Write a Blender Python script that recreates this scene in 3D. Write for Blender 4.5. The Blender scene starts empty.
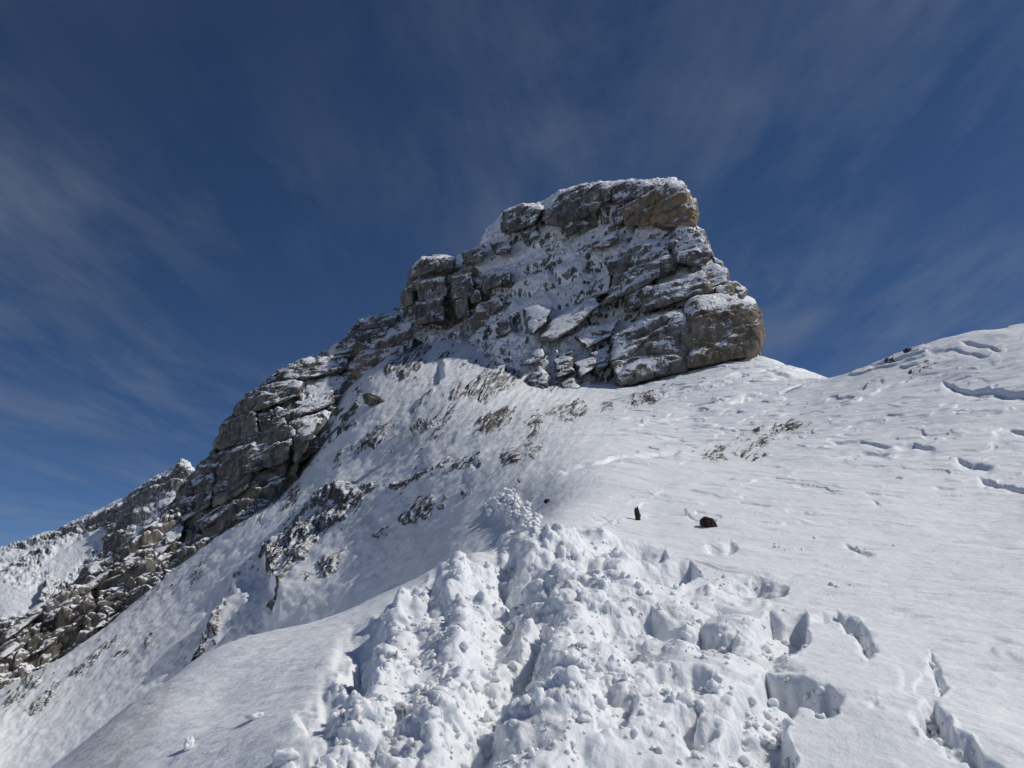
import bpy, math, time
import numpy as np
T0 = time.time()
rng = np.random.default_rng(7)
F32 = np.float32
COL = bpy.context.scene.collection

# ------------------------------------------------------------------ camera model (also used to survey points)
W, H, FPX, PITCH = 1024, 768, 800.0, math.radians(17)
EYE = 1.6
cp, sp = math.cos(PITCH), math.sin(PITCH)

def survey(px, py, r):
    """world point seen at photo position (px,py) at horizontal distance r (metres)"""
    px = np.asarray(px, float); py = np.asarray(py, float)
    a = (px - 512) / FPX; b = (384 - py) / FPX
    d = np.stack([a, cp - b * sp, sp + b * cp], -1)
    k = np.asarray(r, float) / np.hypot(d[..., 0], d[..., 1])
    P = d * k[..., None]; P[..., 2] += EYE
    return P

def photo_xy(P):
    x = P[..., 0]; y = P[..., 1]; z = P[..., 2] - EYE
    dep = y * cp + z * sp; up = -y * sp + z * cp
    dep = np.where(dep > 0.05, dep, 0.05)
    return 512 + FPX * x / dep, 384 - FPX * up / dep

# ------------------------------------------------------------------ noise
def _h(ix, iy, iz, s):
    h = (ix * np.uint32(374761393) + iy * np.uint32(668265263) + iz * np.uint32(2147483647 - 62) * np.uint32(69069) + np.uint32(s * 974711 + 13))
    h = (h ^ (h >> np.uint32(13))) * np.uint32(1274126177)
    h = (h ^ (h >> np.uint32(16))) * np.uint32(2246822519)
    return h ^ (h >> np.uint32(15))

def perlin(x, y, z, s=0):
    x = np.asarray(x, F32); y = np.asarray(y, F32); z = np.asarray(z, F32)
    x, y, z = np.broadcast_arrays(x, y, z)
    fx = np.floor(x); fy = np.floor(y); fz = np.floor(z)
    u = x - fx; v = y - fy; w = z - fz
    ix = fx.astype(np.int32).view(np.uint32) if fx.flags.c_contiguous else fx.astype(np.int32).astype(np.uint32)
    iy = fy.astype(np.int32).astype(np.uint32); iz = fz.astype(np.int32).astype(np.uint32)
    U = u*u*u*(u*(u*6-15)+10); V = v*v*v*(v*(v*6-15)+10); Wt = w*w*w*(w*(w*6-15)+10)
    out = 0
    for a in (0, 1):
        wa = U if a else 1 - U
        for b in (0, 1):
            wb = V if b else 1 - V
            for c in (0, 1):
                wc = Wt if c else 1 - Wt
                h = _h(ix + np.uint32(a), iy + np.uint32(b), iz + np.uint32(c), s)
                gx = ((h & np.uint32(1023)).astype(F32) / 511.5 - 1)
                gy = (((h >> np.uint32(10)) & np.uint32(1023)).astype(F32) / 511.5 - 1)
                gz = (((h >> np.uint32(20)) & np.uint32(1023)).astype(F32) / 511.5 - 1)
                out = out + wa*wb*wc*(gx*(u-a) + gy*(v-b) + gz*(w-c))
    return out * 1.5

def fbm(x, y, z, o=4, s=0, g=.5, lac=2.03):
    t = 0; a = 1.0; n = 0; f = 1.0
    for i in range(o):
        t = t + a * perlin(x*f + i*17.3, y*f + i*9.1, z*f - i*5.7, s + i); n += a; a *= g; f *= lac
    return t / n

def ridged(x, y, z, o=4, s=0, g=.5, lac=2.1):
    t = 0; a = 1.0; n = 0; f = 1.0
    for i in range(o):
        t = t + a * (1 - 2*np.abs(perlin(x*f + i*7.3, y*f + i*3.1, z*f - i*8.7, s + i))); n += a; a *= g; f *= lac
    return t / n

def worley(x, y, z, s=0):
    """F1, F2, random value of nearest cell"""
    x, y, z = np.broadcast_arrays(np.asarray(x, F32), np.asarray(y, F32), np.asarray(z, F32))
    fx = np.floor(x); fy = np.floor(y); fz = np.floor(z)
    f1 = np.full(x.shape, 9, F32); f2 = np.full(x.shape, 9, F32); rv = np.zeros(x.shape, F32)
    for a in (-1, 0, 1):
        for b in (-1, 0, 1):
            for c in (-1, 0, 1):
                cx = fx + a; cy = fy + b; cz = fz + c
                h = _h(cx.astype(np.int32).astype(np.uint32), cy.astype(np.int32).astype(np.uint32), cz.astype(np.int32).astype(np.uint32), s)
                dx = cx + (h & np.uint32(1023)).astype(F32)/1023 - x
                dy = cy + ((h >> np.uint32(10)) & np.uint32(1023)).astype(F32)/1023 - y
                dz = cz + ((h >> np.uint32(20)) & np.uint32(1023)).astype(F32)/1023 - z
                d = np.sqrt(dx*dx + dy*dy + dz*dz)
                near = d < f1
                f2 = np.where(near, f1, np.minimum(f2, d))
                rv = np.where(near, ((h * np.uint32(2654435761)) >> np.uint32(8)).astype(F32) / 16777216.0, rv)
                f1 = np.where(near, d, f1)
    return f1, f2, rv

def sstep(a, b, x):
    t = np.clip((x - a) / (b - a), 0, 1)
    return t*t*(3 - 2*t)

# ------------------------------------------------------------------ thin-plate spline
class TPS:
    def __init__(s, X, v, lam=0.0):
        X = np.asarray(X, float); v = np.asarray(v, float); n = len(X)
        K = s.k(((X[:, None] - X[None])**2).sum(-1)) + lam*np.eye(n)
        Pm = np.hstack([np.ones((n, 1)), X])
        A = np.zeros((n+3, n+3)); A[:n, :n] = K; A[:n, n:] = Pm; A[n:, :n] = Pm.T
        c = np.linalg.solve(A, np.concatenate([v, np.zeros(3)]))
        s.X, s.w, s.a = X.astype(F32), c[:n].astype(F32), c[n:].astype(F32)
    @staticmethod
    def k(r2): return r2 * np.log(r2 + 1e-9)
    def __call__(s, x, y):
        x = np.asarray(x, F32); y = np.asarray(y, F32)
        out = s.a[0] + s.a[1]*x + s.a[2]*y
        for i in range(len(s.X)):
            r2 = (x - s.X[i, 0])**2 + (y - s.X[i, 1])**2
            out = out + s.w[i]*r2*np.log(r2 + F32(1e-9))
        return out

def seg_dist(px, py, pts, closed=True):
    d = np.full(np.shape(px), 1e9, F32); n = len(pts)
    for i in range(n if closed else n-1):
        x0, y0 = pts[i]; x1, y1 = pts[(i+1) % n]
        ex, ey = x1-x0, y1-y0; L = ex*ex+ey*ey + 1e-9
        t = np.clip(((px-x0)*ex + (py-y0)*ey)/L, 0, 1)
        d = np.minimum(d, np.hypot(px-x0-t*ex, py-y0-t*ey))
    return d

def inside(px, py, pts):
    r = np.zeros(np.shape(px), bool); n = len(pts)
    for i in range(n):
        x0, y0 = pts[i]; x1, y1 = pts[(i+1) % n]
        if y0 == y1: continue
        c = ((y0 > py) != (y1 > py)) & (px < (x1-x0)*(py-y0)/(y1-y0) + x0)
        r ^= c
    return r

def sdist(px, py, pts):          # positive inside
    return np.where(inside(px, py, pts), 1, -1) * seg_dist(px, py, pts)

# ------------------------------------------------------------------ mesh helpers
def grid_normals(P):
    du = np.gradient(P, axis=1); dv = np.gradient(P, axis=0)
    n = np.cross(du, dv); L = np.linalg.norm(n, axis=-1, keepdims=True)
    return n / np.maximum(L, 1e-12)

def grid_faces(h, w, keep=None, wrap=False):
    i = np.arange(h*w, dtype=np.int32).reshape(h, w)
    if wrap: i = np.concatenate([i, i[:, :1]], 1)
    q = np.stack([i[:-1, :-1], i[:-1, 1:], i[1:, 1:], i[1:, :-1]], -1)
    if keep is not None: q = q[keep]
    return q.reshape(-1, 4)

def make_mesh(name, V, Q, mats, attrs=None, parent=None, smooth=True):
    V = np.ascontiguousarray(V.reshape(-1, 3), F32)
    used = np.zeros(len(V), bool); used[Q.ravel()] = True
    if not used.all():
        remap = np.cumsum(used) - 1; V = V[used]; Q = remap[Q]
        if attrs: attrs = {k: a.ravel()[used] for k, a in attrs.items()}
    m = bpy.data.meshes.new(name)
    k = Q.shape[1]
    m.vertices.add(len(V)); m.vertices.foreach_set('co', V.ravel())
    m.loops.add(Q.size); m.loops.foreach_set('vertex_index', np.ascontiguousarray(Q.ravel(), np.int32))
    m.polygons.add(len(Q)); m.polygons.foreach_set('loop_start', np.arange(0, Q.size, k, dtype=np.int32))
    m.polygons.foreach_set('use_smooth', np.full(len(Q), smooth))
    m.update(calc_edges=True); m.validate()
    if attrs:
        for k_, a in attrs.items():
            at = m.attributes.new(k_, 'FLOAT', 'POINT'); at.data.foreach_set('value', np.ascontiguousarray(a.ravel(), F32))
    m.materials.append(mats)
    o = bpy.data.objects.new(name, m); COL.objects.link(o)
    if parent: o.parent = parent
    return o

def tag(o, label=None, cat=None, group=None, kind=None):
    for k, v in (('label', label), ('category', cat), ('group', group), ('kind', kind)):
        if v: o[k] = v
    return o

def empty(name, loc=(0, 0, 0)):
    o = bpy.data.objects.new(name, None); COL.objects.link(o); o.location = loc
    o.empty_display_size = .1
    return o

# ------------------------------------------------------------------ materials
def nodes(name):
    m = bpy.data.materials.new(name); m.use_nodes = True
    nt = m.node_tree; nt.nodes.clear()
    return m, nt, nt.nodes, nt.links

def N(ns, t, **kw):
    n = ns.new(t)
    for k, v in kw.items():
        if k.startswith('_'): setattr(n, k[1:], v)
        else: n.inputs[k].default_value = v
    return n

def mixcol(ns, ls, fac, a, b, blend='MIX'):
    m = ns.new('ShaderNodeMix'); m.data_type = 'RGBA'; m.blend_type = blend; m.clamp_factor = True
    for sock, val in ((m.inputs[0], fac), (m.inputs[6], a), (m.inputs[7], b)):
        if hasattr(val, 'is_output') or hasattr(val, 'links'): ls.new(val, sock)
        else: sock.default_value = val
    return m.outputs[2]

def ramp(ns, ls, src, stops):
    r = ns.new('ShaderNodeValToRGB'); ls.new(src, r.inputs[0])
    el = r.color_ramp.elements
    while len(el) < len(stops): el.new(.5)
    for e, (p, c) in zip(el, stops):
        e.position = p; e.color = c if len(c) == 4 else (*c, 1)
    return r.outputs[0]

def noise(ns, ls, vec, scale, detail=6, rough=.6, dist=0.0):
    n = N(ns, 'ShaderNodeTexNoise', Scale=scale, Detail=detail, Roughness=rough, Distortion=dist)
    ls.new(vec, n.inputs['Vector']); return n.outputs[0]

SNOW_C = (0.80, 0.815, 0.84, 1)

def snow_material(name, grain=1.0, dirt=True):
    m, nt, ns, ls = nodes(name)
    geo = ns.new('ShaderNodeNewGeometry'); pos = geo.outputs['Position']
    out = ns.new('ShaderNodeOutputMaterial'); b = ns.new('ShaderNodeBsdfPrincipled')
    n1 = noise(ns, ls, pos, 1.3, 8, .65)
    base = mixcol(ns, ls, n1, (0.76, 0.78, 0.81, 1), (0.84, 0.85, 0.87, 1))
    at = ns.new('ShaderNodeAttribute'); at.attribute_name = 'dirt'
    base = mixcol(ns, ls, at.outputs['Fac'], base, (0.30, 0.27, 0.235, 1))
    ls.new(base, b.inputs['Base Color'])
    b.inputs['Roughness'].default_value = .62
    b.inputs['Specular IOR Level'].default_value = .25
    b.inputs['Subsurface Weight'].default_value = .7; b.inputs['Subsurface Scale'].default_value = .035; b.inputs['Subsurface Radius'].default_value = (.9, 1.0, 1.2)
    b1 = ns.new('ShaderNodeBump'); b1.inputs['Strength'].default_value = .5; b1.inputs['Distance'].default_value = .012*grain
    ls.new(noise(ns, ls, pos, 22, 6, .7), b1.inputs['Height'])
    b2 = ns.new('ShaderNodeBump'); b2.inputs['Strength'].default_value = .55; b2.inputs['Distance'].default_value = .10*grain
    ls.new(noise(ns, ls, pos, 2.2, 8, .62), b2.inputs['Height']); ls.new(b1.outputs[0], b2.inputs['Normal'])
    ls.new(b2.outputs[0], b.inputs['Normal'])
    ls.new(b.outputs[0], out.inputs[0])
    return m

def rock_material(name, tones, scale=1.0, snow_bias=0.0):
    """limestone with rime: attribute 'snow' says where snow lies on this piece, 'ochre' where the stone is stained"""
    m, nt, ns, ls = nodes(name)
    geo = ns.new('ShaderNodeNewGeometry'); pos = geo.outputs['Position']
    out = ns.new('ShaderNodeOutputMaterial'); b = ns.new('ShaderNodeBsdfPrincipled')
    n1 = noise(ns, ls, pos, .35*scale, 10, .68, .6)
    c = ramp(ns, ls, n1, [(.28, tones[0]), (.5, tones[1]), (.72, tones[2])])
    # vertical water streaks
    mp = N(ns, 'ShaderNodeMapping'); mp.inputs['Scale'].default_value = (1.6*scale, 1.6*scale, .16*scale); ls.new(pos, mp.inputs[0])
    st = noise(ns, ls, mp.outputs[0], 1.0, 5, .6, .3)
    sm = ramp(ns, ls, st, [(.46, (0, 0, 0)), (.62, (1, 1, 1))])
    sm2 = N(ns, 'ShaderNodeMath', _operation='MULTIPLY'); sm2.inputs[1].default_value = .8; ls.new(sm, sm2.inputs[0])
    c = mixcol(ns, ls, sm2.outputs[0], c, (tones[0][0]*.55, tones[0][1]*.55, tones[0][2]*.58, 1))
    # ochre stains
    och = ns.new('ShaderNodeAttribute'); och.attribute_name = 'ochre'
    n3 = noise(ns, ls, mp.outputs[0], .7, 5, .6)
    om = ramp(ns, ls, n3, [(.34, (0, 0, 0)), (.54, (1, 1, 1))])
    om2 = N(ns, 'ShaderNodeMath', _operation='MULTIPLY'); ls.new(om, om2.inputs[0]); ls.new(och.outputs['Fac'], om2.inputs[1])
    c = mixcol(ns, ls, om2.outputs[0], c, (0.27, 0.19, 0.105, 1))
    # pale speckle
    n4 = noise(ns, ls, pos, 3.2*scale, 6, .75)
    sp_ = ramp(ns, ls, n4, [(.56, (0, 0, 0)), (.70, (1, 1, 1))])
    sp2 = N(ns, 'ShaderNodeMath', _operation='MULTIPLY'); sp2.inputs[1].default_value = .35; ls.new(sp_, sp2.inputs[0])
    c = mixcol(ns, ls, sp2.outputs[0], c, (*[min(1, t*1.7) for t in tones[2][:3]], 1))
    # snow cover
    sn = ns.new('ShaderNodeAttribute'); sn.attribute_name = 'snow'
    mp5 = N(ns, 'ShaderNodeMapping'); mp5.inputs['Scale'].default_value = (5*scale, 5*scale, 1.8*scale); ls.new(pos, mp5.inputs[0])
    n5 = noise(ns, ls, mp5.outputs[0], 1.0, 9, .75)
    add = N(ns, 'ShaderNodeMath', _operation='MULTIPLY_ADD'); ls.new(n5, add.inputs[0]); add.inputs[1].default_value = 2.7; add.inputs[2].default_value = -1.35 + snow_bias
    a2 = N(ns, 'ShaderNodeMath', _operation='ADD'); ls.new(add.outputs[0], a2.inputs[0]); ls.new(sn.outputs['Fac'], a2.inputs[1])
    sf = ramp(ns, ls, a2.outputs[0], [(.40, (0, 0, 0)), (.60, (1, 1, 1))])
    c = mixcol(ns, ls, sf, c, SNOW_C)
    ls.new(c, b.inputs['Base Color'])
    rr = ns.new('ShaderNodeMapRange'); ls.new(sf, rr.inputs[0]); rr.inputs[3].default_value = .85; rr.inputs[4].default_value = .6
    ls.new(rr.outputs[0], b.inputs['Roughness'])
    b.inputs['Specular IOR Level'].default_value = .25
    b1 = ns.new('ShaderNodeBump'); b1.inputs['Strength'].default_value = .7; b1.inputs['Distance'].default_value = .25/scale
    ls.new(noise(ns, ls, pos, 2.0*scale, 10, .7), b1.inputs['Height'])
    ls.new(b1.outputs[0], b.inputs['Normal'])
    ls.new(b.outputs[0], out.inputs[0])
    return m

M_SNOW = snow_material('snow')
G0, G1, G2 = (0.05, 0.048, 0.046), (0.15, 0.14, 0.127), (0.32, 0.297, 0.262)
M_ROCK = rock_material('limestone', (G0, G1, G2))
M_OUT = rock_material('rime_rock', ((.04, .036, .035), (.08, .072, .067), (.15, .135, .12)), 1.6)
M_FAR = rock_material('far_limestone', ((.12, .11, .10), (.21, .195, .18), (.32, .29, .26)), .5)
M_STONE = rock_material('dark_stone', ((.035, .022, .019), (.08, .05, .043), (.16, .11, .095)), 12.0, -5)
print('materials', time.time()-T0)

# ================================================================== GROUND: one snow sheet
AZK = 3.0
ctrl = [ # px, py, r : points of the snow surface
 (512,768,2.6),(300,768,2.7),(700,768,2.7),(900,768,2.9),(1024,768,3.1),(150,768,3.7),(62,768,4.8),
 (512,700,3.3),(700,700,3.3),(900,700,3.6),(1024,700,3.9),(300,700,3.8),(400,650,4.6),(123,711,6.0),(220,700,4.9),
 (550,640,4.5),(750,640,4.5),(950,640,5),(550,580,6.0),(700,580,6.3),(900,580,7),(1024,580,7.2),
 (187,670,7.4),(234,650,8.2),(300,632,8.6),(370,602,8.8),(450,563,9.2),(500,541,9.4),(560,530,8.0),(560,510,9.6),
 (637,518,9.3),(708,526,9),(900,510,11),(1024,510,11.5),(560,480,13.5),(640,470,14),(800,470,15),(1024,460,16),
 (600,440,22),(700,440,24),(850,430,23),(1024,400,23),(940,372,32),(1024,350,31),
 (1024,328,37),(960,335,41),(900,354,45),(860,374,50),(838,383,56),
 (760,400,38),(700,400,42),(620,410,42),(800,371,62),(765,360,70),(700,370,66),(640,386,64),(560,395,62),
 # the face that drops to the left
 (540,440,26),(480,440,36),(420,430,52),(480,400,58),(500,480,18),
 (450,540,15),(400,560,20),(300,622,26),(300,580,36),(250,620,36),(187,660,36),(180,640,42),(62,750,34),
 (0,768,38),(0,700,56),(60,700,48),(120,680,43),(100,640,62),(180,600,58),(250,560,52),(330,530,45),
 (350,450,68),(400,480,42),(350,560,32),(450,460,35),(250,520,72),(400,400,76),(450,370,82),
 (400,350,98),(340,400,92),(470,338,97),(540,385,69),
 # hollow behind the lip of the near shoulder
 (62,850,8.5),(62,880,15),(62,810,24),(187,745,12),(187,748,17),(187,705,26),(300,672,12.5),(300,667,18),
 (400,605,12),(400,597,15),(450,572,12),(500,546,11.5),(500,515,14),(-80,880,8),(-80,950,16),(-80,820,30),(-80,740,60),
 (160,588,70),(120,618,69),(60,660,68),(0,692,66),(200,556,73),(240,524,75),(275,504,80),(300,476,84),(412,350,98),(432,342,99),
 # behind the crests
 (0,740,95),(100,660,98),(200,570,108),(300,520,125),(400,430,130),(500,400,130),(650,420,110),(765,400,100),
 (838,420,85),(900,410,72),(960,390,66),(1024,380,62),(0,1100,200),(300,1000,210),(512,900,200),(800,800,180),(1024,700,160),
 (1100,560,8),(1100,450,17),(1110,320,38),(1110,370,62),(1100,700,160),(-80,1100,200),(-80,800,110),
]
pts, vals = [], []
for a, b_, r in ctrl:
    P = survey(a, b_, r); pts.append((math.atan2(P[0], P[1])*AZK, math.log(r))); vals.append(P[2]/r)
def analytic(az, lnr): return .30*np.cos(az) + .14*np.sin(az) - .25*sstep(4.2, 6.0, lnr)
for az in (-50, -42, 42, 50):
    for r in (1.2, 4, 12, 40, 120, 300):
        a = math.radians(az); pts.append((a*AZK, math.log(r))); vals.append(float(analytic(a, math.log(r))))
for px_ in (0, 250, 512, 780, 1024):
    a = math.atan2((px_-512)/FPX, 1); pts.append((a*AZK, math.log(1.0))); vals.append(.30*math.cos(a)+.12*math.sin(a))
ground_tps = TPS(pts, vals, 1e-5)

QUAL = 1.0
az = np.concatenate([np.linspace(-180, -44, 50)[:-1], np.linspace(-44, -35, 50)[:-1], np.linspace(-35, 35, int(1330*QUAL)), np.linspace(35, 44, 50)[1:], np.linspace(44, 180, 50)[1:-1]])
az = np.radians(az).astype(F32)
lnr = np.concatenate([np.linspace(math.log(.25), math.log(1.9), 50)[:-1], np.linspace(math.log(1.9), math.log(90), int(1350*QUAL))[:-1],
                      np.linspace(math.log(90), math.log(200), 60)[:-1], np.linspace(math.log(200), math.log(30000), 50)]).astype(F32)
AZ, LR = np.meshgrid(az, lnr)
R = np.exp(LR)
def ground_slope(AZ, LR):
    v = ground_tps(AZ*AZK, LR)
    w = sstep(math.radians(38), math.radians(48), np.abs(AZ))
    v = v*(1-w) + analytic(AZ, LR)*w
    w2 = sstep(math.log(130), math.log(260), LR)
    return v*(1-w2) + (-.35)*w2
v = np.empty_like(AZ)
fr = (np.abs(AZ) < math.radians(49)) & (LR < math.log(270))
v = analytic(AZ, LR)*(1-sstep(math.log(130), math.log(260), LR)) - .35*sstep(math.log(130), math.log(260), LR)
v[fr] = ground_slope(AZ[fr], LR[fr])
Z = v*R
Z = np.where(R > 800, np.maximum(Z, -280 + 0*R), Z); Z = np.maximum(Z, -280)
G = np.stack([R*np.sin(AZ), R*np.cos(AZ), Z], -1).astype(np.float64)
del v
GX, GY = photo_xy(G)
front = np.cos(AZ) > .6
print('ground base', G.shape, time.time()-T0)

# silhouette report (helps keep the crest where the photo has it)
if False:
    for x in (0,): pass

# ---- masks in surveyed coordinates
x, y, z = G[..., 0].astype(F32), G[..., 1].astype(F32), G[..., 2].astype(F32)
PX, PY = GX.astype(F32), GY.astype(F32)
near_side = R < np.interp(PX, [-100, 62, 187, 300, 450, 520, 560, 600], [5.6, 6.2, 9.2, 10.4, 11.2, 11.8, 400, 400])   # near shoulder
MPP = R/FPX*1.05       # metres per photo pixel there

disp = np.zeros_like(x)
vis = front & (R < 130)
def on(mask, fn):
    """evaluate a noise only where needed"""
    out = np.zeros_like(x); 
    if mask.any(): out[mask] = fn(mask)
    return out
# rolling relief
disp += on(vis, lambda m: fbm(x[m]/7, y[m]/7, z[m]/7, 3, 3)*.035*np.minimum(R[m], 40)/8 + fbm(x[m]/1.3, y[m]/1.3, z[m]/1.3, 3, 5)*.022*np.minimum(R[m]/6, 4))

# wind crust: low plates with broken edges, on the open field right of the track
field = vis & near_side | (vis & (PX > 520))
def plates(m):
    # streaks run across the slope, slightly down to the right
    u = (x[m]*.93 - y[m]*.36); w_ = (x[m]*.36 + y[m]*.93)
    k = np.interp(R[m], [3, 10, 40, 90], [.8, .65, .36, .22])
    wx = fbm(u*.9*k, w_*.9*k, z[m]*.5, 3, 11)*1.5
    t = fbm(u*.30*k + wx*.4, w_*1.05*k + wx, z[m]*.2, 4, 12, .55)
    t2 = fbm(u*1.2*k + wx, w_*2.9*k + wx, z[m]*.2, 3, 15, .55)
    br = sstep(-.15, .2, fbm(u*.5*k+9, w_*.8*k, 0, 2, 18))
    s = sstep(.02, .06, t)*br + .7*sstep(.20, .26, t) + .4*sstep(.14, .24, t2)*(1-br*.6) + fbm(u*1.6*k, w_*5*k, z[m], 3, 19)*.9
    return s * np.interp(R[m], [3, 8, 15, 40, 80], [.010, .019, .038, .115, .19])
sel = field & (R > 2)
pl = on(sel, plates)
disp += pl*sstep(540, 680, PX)*.85
mt = vis & (PX > 640) & (R > 2) & (R < 25)
disp += on(mt, lambda m: (fbm(x[m]*1.9, y[m]*3.4, z[m]*2, 5, 21, .62)*.018 + np.minimum(0, perlin(x[m]*3.1, y[m]*5.5, z[m]*3, 27)+.28)*.03)*sstep(640, 760, PX[m])*(1-sstep(15, 25, R[m]))*np.minimum(1, R[m]/5))

# traced ledges of the crust: polylines (lower side drops), height m, falloff px
def drop(pts_, hgt, wid, side=1, soft=1.8):
    """step in the surface along a polyline: the ground on one side fades back up over wid px"""
    global disp
    xs = [p[0] for p in pts_]; ys = [p[1] for p in pts_]
    bb = vis & (PX > min(xs)-wid-4) & (PX < max(xs)+wid+4) & (PY > min(ys)-wid-4) & (PY < max(ys)+wid+4) & ((PX > 520) | near_side)
    if not bb.any(): return
    a, b = PX[bb], PY[bb]
    jx = perlin(a/20, b/20, 0, 31)*4; jy = perlin(a/30, b/12, 3, 32)*2.2 + perlin(a/9, b/9, 3, 33)*.35
    a = a+jx; b = b+jy
    order = np.argsort(xs); yl = np.interp(a, np.array(xs)[order], np.array(ys)[order])
    d = seg_dist(a, b, pts_, False)
    s = (b - yl)*side
    taper = sstep(min(xs)-2, min(xs)+8, a)*(1-sstep(max(xs)-8, max(xs)+2, a)*(max(xs) < 1020))
    prof = np.where(s > 0, sstep(0, soft, s)*np.exp(-np.maximum(s-soft, 0)/wid*2.2), 0)
    out = np.zeros_like(x); out[bb] = -.5*prof*hgt*taper*np.exp(-d/wid)
    disp += out

drop([(942,380),(960,388),(1000,392),(1080,396)], .38, 16)
drop([(955,456),(970,462),(993,464)], .22, 12)
drop([(978,476),(1000,484),(1060,490)], .22, 12)
drop([(992,432),(1010,428),(1070,434)], .30, 12)
drop([(895,446),(915,444),(932,450)], .28, 10)
drop([(830,441),(860,440),(892,446)], .22, 7)
drop([(860,452),(890,453)], .18, 6)
drop([(952,412),(1000,410)], .12, 6)
drop([(793,483),(840,484)], .06, 6)
drop([(930,485),(958,487)], .12, 6)
drop([(844,541),(858,550),(877,553)], .10, 7)
drop([(960,341),(985,342),(1002,350)], .30, 8)
drop([(930,352),(955,347),(990,356)], .22, 8)
drop([(730,403),(780,392),(810,380)], .35, 8)
drop([(735,374),(765,368),(790,376)], .40, 8)
drop([(640,425),(690,415),(740,412)], .25, 8)
drop([(560,470),(620,455),(680,452)], .20, 8)
drop([(700,500),(740,498),(770,503)], .07, 8)
drop([(870,497),(882,503)], .10, 6)
drop([(645,512),(690,513),(700,519)], .05, 6)

# churned track and step holes ------------------------------------------------
churn_poly = [(285,790),(318,735),(335,690),(345,658),(380,622),(425,585),(470,555),(520,536),(560,528),(600,533),(640,556),(700,585),(760,605),(805,640),(800,700),(760,740),(735,790)]
cz = near_side | (PX > 560)
cz &= vis & (R < 12) & (PX > 230) & (PX < 860) & (PY > 480)
churn = np.zeros_like(x)
wob = perlin(PX[cz]/26, PY[cz]/26, 0, 41)*16 + perlin(PX[cz]/9, PY[cz]/9, 0, 42)*6
churn[cz] = sstep(-10, 34, sdist(PX[cz], PY[cz], churn_poly) + wob)
left_part = 1 - .85*sstep(590, 670, PX + (PY-640)*.15)      # the powdery churned half; right half is steps in firm crust
cm = churn > 0
def lumps(m):
    X, Y, Zz = x[m], y[m], z[m]
    t = 0
    for i, (f, am) in enumerate([(.85, .36), (1.9, .19), (4.1, .085), (8.5, .030)]):
        t = t + am*(np.abs(perlin(X*f+i*7, Y*f*.95, Zz*f*.7+i, 51+i)) - .18)
    pit = -np.clip(fbm(X*1.5, Y*1.4, Zz, 3, 57)-.12, 0, 1)*.45
    return (t*1.25 + pit*.7 + .03)*np.clip(R[m]/6, .6, 1)
L_ = on(cm, lumps)
disp += L_*churn*(.5+.5*left_part)
def groove(pts_, depth, wid):
    global disp
    xs = [p[0] for p in pts_]; ys = [p[1] for p in pts_]
    bb = vis & (R < 12) & (PX > min(xs)-3*wid) & (PX < max(xs)+3*wid) & (PY > min(ys)-3*wid) & (PY < max(ys)+3*wid) & (near_side | (PX > 560))
    a = PX[bb] + perlin(PX[bb]/15, PY[bb]/15, 0, 61)*9; b = PY[bb] + perlin(PX[bb]/15, PY[bb]/15, 5, 62)*7
    d = seg_dist(a, b, pts_, False)
    out = np.zeros_like(x); out[bb] = -depth*np.exp(-(d/wid)**2)*np.clip(R[bb]/7, .4, 1)
    disp += out
groove([(503,560),(510,600),(505,630),(482,668),(488,710),(478,745),(455,800)], .20, 15)
groove([(530,655),(505,700),(470,800)], .16, 13)
groove([(362,655),(352,690),(330,720)], .13, 18)
groove([(440,585),(425,600)], .10, 10)
groove([(455,590),(462,640),(452,690),(430,740)], -.15, 20)
groove([(560,570),(575,630),(560,700),(545,780)], -.12, 26)
groove([(395,640),(380,700),(340,760)], -.10, 22)

def hole(poly, depth, rim=3.0, slope=9.0, floor_n=.03):
    """step kicked through the crust: steep broken walls, lumpy floor; poly in surveyed coordinates"""
    global disp
    xs = [p[0] for p in poly]; ys = [p[1] for p in poly]
    bb = vis & (R < 40) & (PX > min(xs)-20) & (PX < max(xs)+20) & (PY > min(ys)-20) & (PY < max(ys)+20) & (near_side | (PX > 560))
    if not bb.any(): return
    a = PX[bb] + perlin(PX[bb]/24, PY[bb]/24, 0, 71)*11 + perlin(PX[bb]/11, PY[bb]/11, 0, 72)*2.4
    b = PY[bb] + perlin(PX[bb]/30, PY[bb]/20, 5, 73)*5 + perlin(PX[bb]/13, PY[bb]/10, 5, 74)*1.6
    s = sdist(a, b, poly)
    # deeper against the uphill/right wall, running out gently to the lower left
    cx = (min(xs)+max(xs))/2; cy = (min(ys)+max(ys))/2
    g = ((a-cx)/(max(xs)-cx) - (b-cy)/(max(ys)-cy))*.5
    out = np.zeros_like(x)
    out[bb] = -.8*depth*np.clip(R[bb]/6, .5, 1)*sstep(-1, rim+3, s)*(.55+.45*np.clip(g+.5, 0, 1.2))*(.7+.3*sstep(0, slope, s)) + 2.4*floor_n*sstep(-6, 6, s)*fbm(x[bb]*5, y[bb]*5, z[bb]*5, 4, 75, .6)
    disp += out
hole([(338,672),(356,650),(380,655),(384,690),(366,712),(342,704)], .22, 8)
hole([(300,712),(330,704),(340,722),(300,738)], .10, 8)
hole([(520,640),(545,622),(562,640),(548,676),(524,680)], .20, 8)
hole([(590,590),(612,582),(626,596),(606,612)], .10, 7)
hole([(672,640),(700,622),(738,640),(730,668),(700,672)], .22, 8)
hole([(580,720),(610,700),(640,712),(632,750),(596,756)], .22, 9)
hole([(668,720),(700,712),(716,740),(690,764)], .22, 8)
hole([(430,690),(452,676),(462,700),(440,730)], .12, 9)
hole([(609,541),(635,541),(662,546),(664,556),(650,562),(625,553)], .16)
hole([(612,578),(640,560),(690,560),(698,574),(682,590),(655,598),(638,590)], .24)
hole([(720,577),(750,574),(784,584),(786,596),(760,600),(738,596)], .17)
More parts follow.
